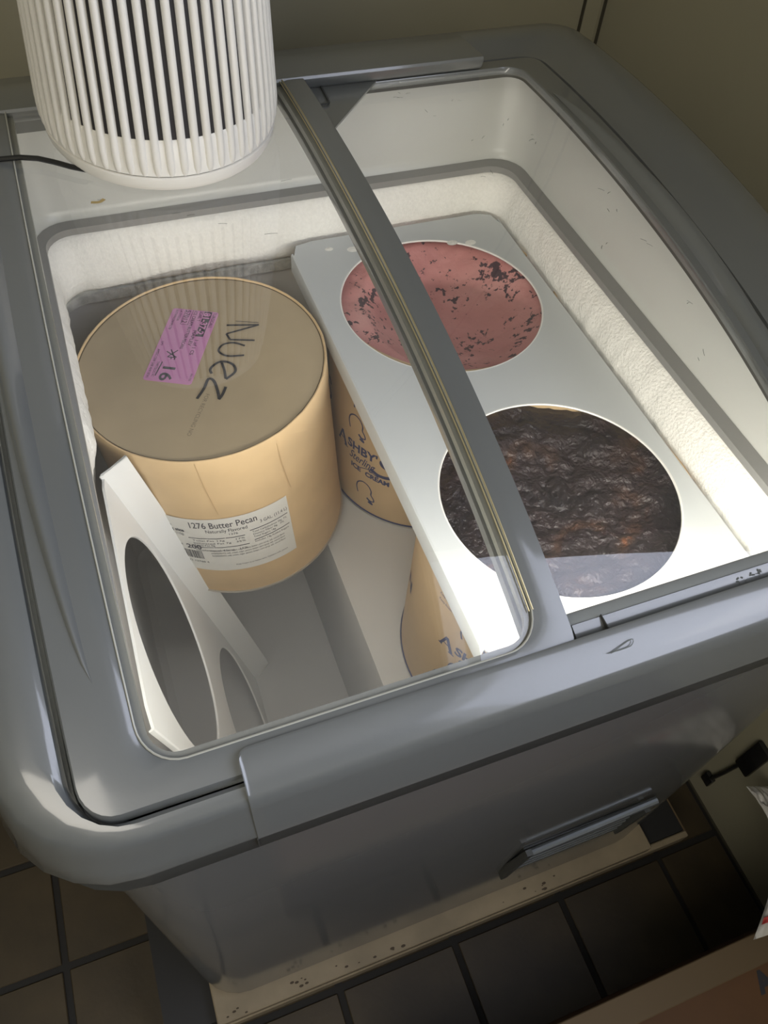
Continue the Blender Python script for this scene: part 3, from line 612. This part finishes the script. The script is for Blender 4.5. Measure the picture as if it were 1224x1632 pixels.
open_tub(.0128, .152, -.006, -.2715, 'far open tub of pink ice cream with dark cookie bits under the plate', dict(z=zpink, m=M['pinkice']), [(-156.5, -.121), (-156.5, -.023), (-148, -.222), (-92, -.07), (-92, -.17), (-212, -.08), (-212, -.18)])
def ex3(bm, f):
    for k, tx in enumerate(['Made from fresh cream', 'Keep frozen at zero', 'Keep container closed', 'Cartons by the dairy', 'Keep covered, serve cold', 'Keep frozen']): add_text(bm, tx, .0052, f(-168.5, -.030-.0085*k), 0, 0, width=.034 if k < 5 else .018)
    add_text(bm, 'N', .026, f(157, -.152), 0, 0, bold=.0008)
open_tub(.006, -.1308, -.006, -.2715, 'near open tub of dark chocolate ice cream under the plate', dict(z=zchoc, m=M['choc']), [(-147.5, -.087), (-149, -.160), (-85, -.05), (-90, -.15)], ex3)

# ================================================================ AIR PURIFIER
FC = Vector((-.2430, .2060, P(.206)+.0040)); FT, fu, fv, fn = frame_of(FC, (.022, -.085, 1)); FH = .34
fm = lambda x, y, z: tuple(FT+fu*x+fv*y+fn*z)
fan = thing('air_purifier', 'white cylindrical ribbed air purifier standing on the left glass lid', 'air purifier', tuple(FC))
TP = -.075
def fr_(z): return .0945+TP*(z-.02)
bm = bmesh.new(); lathe(bm, [(.001, 0), (.086, .0), (.0890, .0010), (.0912, .0050), (.0918, .0118), (.0905, .0125), (.0, .0125)], mp=fm); link('base', bm, M['fan'], fan)
bm = bmesh.new(); lathe(bm, [(.0900, .0130), (.0918, .0145), (fr_(.03)-.0024, .026), (fr_(.040)-.0026, .040), (fr_(.042)-.0036, .0425), (fr_(.042)-.008, .0426)], mp=fm); link('lower_shell', bm, M['fan'], fan)
bm = bmesh.new(); lathe(bm, [(.0895, .0108), (.0895, .0130)], mp=fm); link('shadow_gap', bm, M['greydark'], fan)
bm = bmesh.new(); lathe(bm, [(fr_(.03)-.0040, .034), (fr_(FH)-.0040, FH-.012)], mp=fm); link('inner_grille', bm, M['fandark'], fan)
bm = bmesh.new(); lathe(bm, [(fr_(FH)-.0040, FH-.03), (fr_(FH)+.0002, FH-.028), (fr_(FH)-.001, FH-.004), (fr_(FH)-.006, FH), (.04, FH-.003), (.0, FH-.003)], mp=fm); link('top_cap', bm, M['fan'], fan)
NR = 58; rib = None
prof = [(-.0032, -.0042), (-.0029, -.0018), (-.0020, -.0005), (0, 0), (.0020, -.0005), (.0029, -.0018), (.0032, -.0042)]
stn = [(.0142, -.0030, .35), (.020, -.0009, .7), (.030, 0, .95), (.052, 0, 1), (.12, 0, 1), (.20, 0, 1), (.27, 0, 1), (FH-.029, 0, 1)]
for k in range(NR):
    if rib is None:
        bm = bmesh.new()
        loops = []
        for z, dr, sc_ in stn:
            w0 = fr_(z)/.0945; loops.append([(fr_(z)+dr+b, a*w0*(.8+.2*sc_), z) for a, b in prof])
        loft(loops, bm=bm, cap0=True, cap1=True)
        me = bpy.data.meshes.new('rib'); bmesh.ops.recalc_face_normals(bm, faces=bm.faces[:]); bm.to_mesh(me); bm.free(); me.materials.append(M['fan'])
        me.polygons.foreach_set('use_smooth', [True]*len(me.polygons)); me.set_sharp_from_angle(angle=math.radians(50)); rib = me
    o = bpy.data.objects.new('rib', rib); C.objects.link(o); o.parent = fan
    B = Matrix((fu, fv, fn)).transposed().to_4x4(); o.matrix_local = B @ Matrix.Rotation(2*math.pi*(k+.5)/NR, 4, 'Z')
bm = bmesh.new(); cp = [(-.305, .148), (-.3228, .160), (-.334, .1695), (-.345, .1775), (-.358, .1825), (-.372, .1835), (-.392, .184), (-.42, .187), (-.445, .190)]
tube(bm, [(x, y, P(y)+.0026) for x, y in cp]+[(-.462, .193, .155), (-.474, .20, .10), (-.480, .22, -.1), (-.485, .26, -.45), (-.50, .32, -.712), (-.53, .42, -.716)], .0021, 8); link('power_cord', bm, M['cord'], fan)
# blemishes on lid near it
bm = bmesh.new(); stroke(bm, [(-.315, .118), (-.309, .117), (-.305, .120)], .003, lambda x, y: (x, y, P(y)-.0026)); link('stain', bm, mat('amber stain', (.35, .26, .10), .4), lidL)

# ================================================================ BASE BELOW, BOX, BAG, PLUG
bs = thing('freezer_dolly', 'pale weathered wooden skid with black base under the freezer', 'skid', (-.11, 0, FZ))
bm = bmesh.new(); box(bm, (-.474, -.3385, FZ+.001), (.2610, .30, -.6335)); link('black_base', bm, M['blackbase'], bs, smooth=False)
bm = bmesh.new(); box(bm, (-.412, -.3465, -.632), (.196, -.20, -.6125), .0015, 1); link('deck_board', bm, M['wood'], bs, smooth=False)
bm = bmesh.new(); box(bm, (-.410, -.3480, -.662), (.264, -.3395, -.6325), .0015, 1); link('front_board', bm, M['wood'], bs, smooth=False)
bm = bmesh.new(); box(bm, (.2615, -.3395, -.662), (.2640, -.27, -.634)); link('end_strip', bm, M['boxedge'], bs, smooth=False)
bm = bmesh.new()
for k in range(26):
    x = random.uniform(-.40, .05); y = random.uniform(-.3445, -.3320); z = -.6122; r_ = random.uniform(.0006, .0022)
    lathe(bm, [(r_, z), (.0001, z+.0002)], n=8, mp=lambda a, b, c_, x=x, y=y: (x+a*1.5, y+b*.8, c_))
link('knot', bm, mat('dark knot', (.05, .035, .02), .8), bs)['kind'] = 'stuff'
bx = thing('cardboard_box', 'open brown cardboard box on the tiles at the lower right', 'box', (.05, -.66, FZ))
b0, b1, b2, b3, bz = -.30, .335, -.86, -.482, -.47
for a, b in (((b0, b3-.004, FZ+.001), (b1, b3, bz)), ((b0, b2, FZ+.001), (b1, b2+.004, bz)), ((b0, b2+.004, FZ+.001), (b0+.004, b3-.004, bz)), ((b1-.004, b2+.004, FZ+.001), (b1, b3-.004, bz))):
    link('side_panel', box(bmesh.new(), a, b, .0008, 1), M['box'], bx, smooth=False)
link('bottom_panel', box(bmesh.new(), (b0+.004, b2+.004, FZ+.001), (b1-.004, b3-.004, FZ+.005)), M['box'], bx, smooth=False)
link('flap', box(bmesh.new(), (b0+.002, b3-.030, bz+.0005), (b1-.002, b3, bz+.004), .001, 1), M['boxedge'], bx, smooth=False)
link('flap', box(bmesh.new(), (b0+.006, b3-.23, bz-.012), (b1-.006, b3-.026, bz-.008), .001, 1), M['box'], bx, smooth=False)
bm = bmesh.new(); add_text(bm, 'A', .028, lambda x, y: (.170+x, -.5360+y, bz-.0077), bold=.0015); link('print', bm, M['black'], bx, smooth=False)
# plastic zip bag leaning between wall and box
def bag_bm(inner, fn):
    bm = bmesh.new(); n = 40; top = []; 
    for side in (0, 1):
        V = []
        for i in range(n+1):
            row = []
            for j in range(n+1):
                s, t = i/n, j/n; e = (math.sin(math.pi*s)*math.sin(math.pi*t))**.5
                row.append(bm.verts.new(fn(s, t, (1 if side == 0 else -.4)*e)))
            V.append(row)
        for i in range(n):
            for j in range(n): bm.faces.new((V[i][j], V[i+1][j], V[i+1][j+1], V[i][j+1]))
    bmesh.ops.remove_doubles(bm, verts=bm.verts[:], dist=1e-5); return bm
def bagf(s, t, e):             # s across from free edge to wall side, t along from rear corner to front corner
    A = Vector((.275, -.340, -.450)); B_ = Vector((.178, -.487, -.4485)); Cc = Vector((.340, -.345, -.50)); D_ = Vector((.325, -.500, -.448))
    mid = .038*math.sin(math.pi*t)*(1-s)
    p = (A*(1-t)+B_*t)*(1-s)+(Cc*(1-t)+D_*t)*s+Vector((mid*1.0, 0, 0))
    w_ = noise.noise(Vector((s*9, t*14, e)))*.012+noise.noise(Vector((s*25, t*30, e)))*.005
    return p+Vector((-.25, .05, 1)).normalized()*(e*.012+w_*min(1, 8*min(s, 1-s, t, 1-t)+.15))
bg = thing('plastic_bag', 'crumpled clear plastic bag with red stripe lying on the cardboard box', 'bag', (.29, -.46, -.465))
link('bag_skin', bag_bm(0, bagf), M['bag'], bg, ang=60)
def stripf(s, t, e): p = bagf(.02+s*.55, .90+t*.035, .0); return p+Vector((-.25, .05, 1)).normalized()*(.0055+e*.001)
link('red_stripe', bag_bm(0, stripf), M['red'], bg, ang=60)
pg = thing('power_plug', 'black plug and lead low on the right wall beside the freezer', 'plug', (.354, -.30, -.52))
link('adapter', box(bmesh.new(), (.3460, -.316, -.560), (.3546, -.290, -.482), .004, 2), M['cord'], pg)
link('plug_body', box(bmesh.new(), (.3470, -.293, -.668), (.3546, -.276, -.645), .002, 2), M['cord'], pg)
link('lead', tube(bmesh.new(), [(.350, -.297, -.556), (.350, -.293, -.60), (.350, -.287, -.65)], .0030, 8), M['cord'], pg)
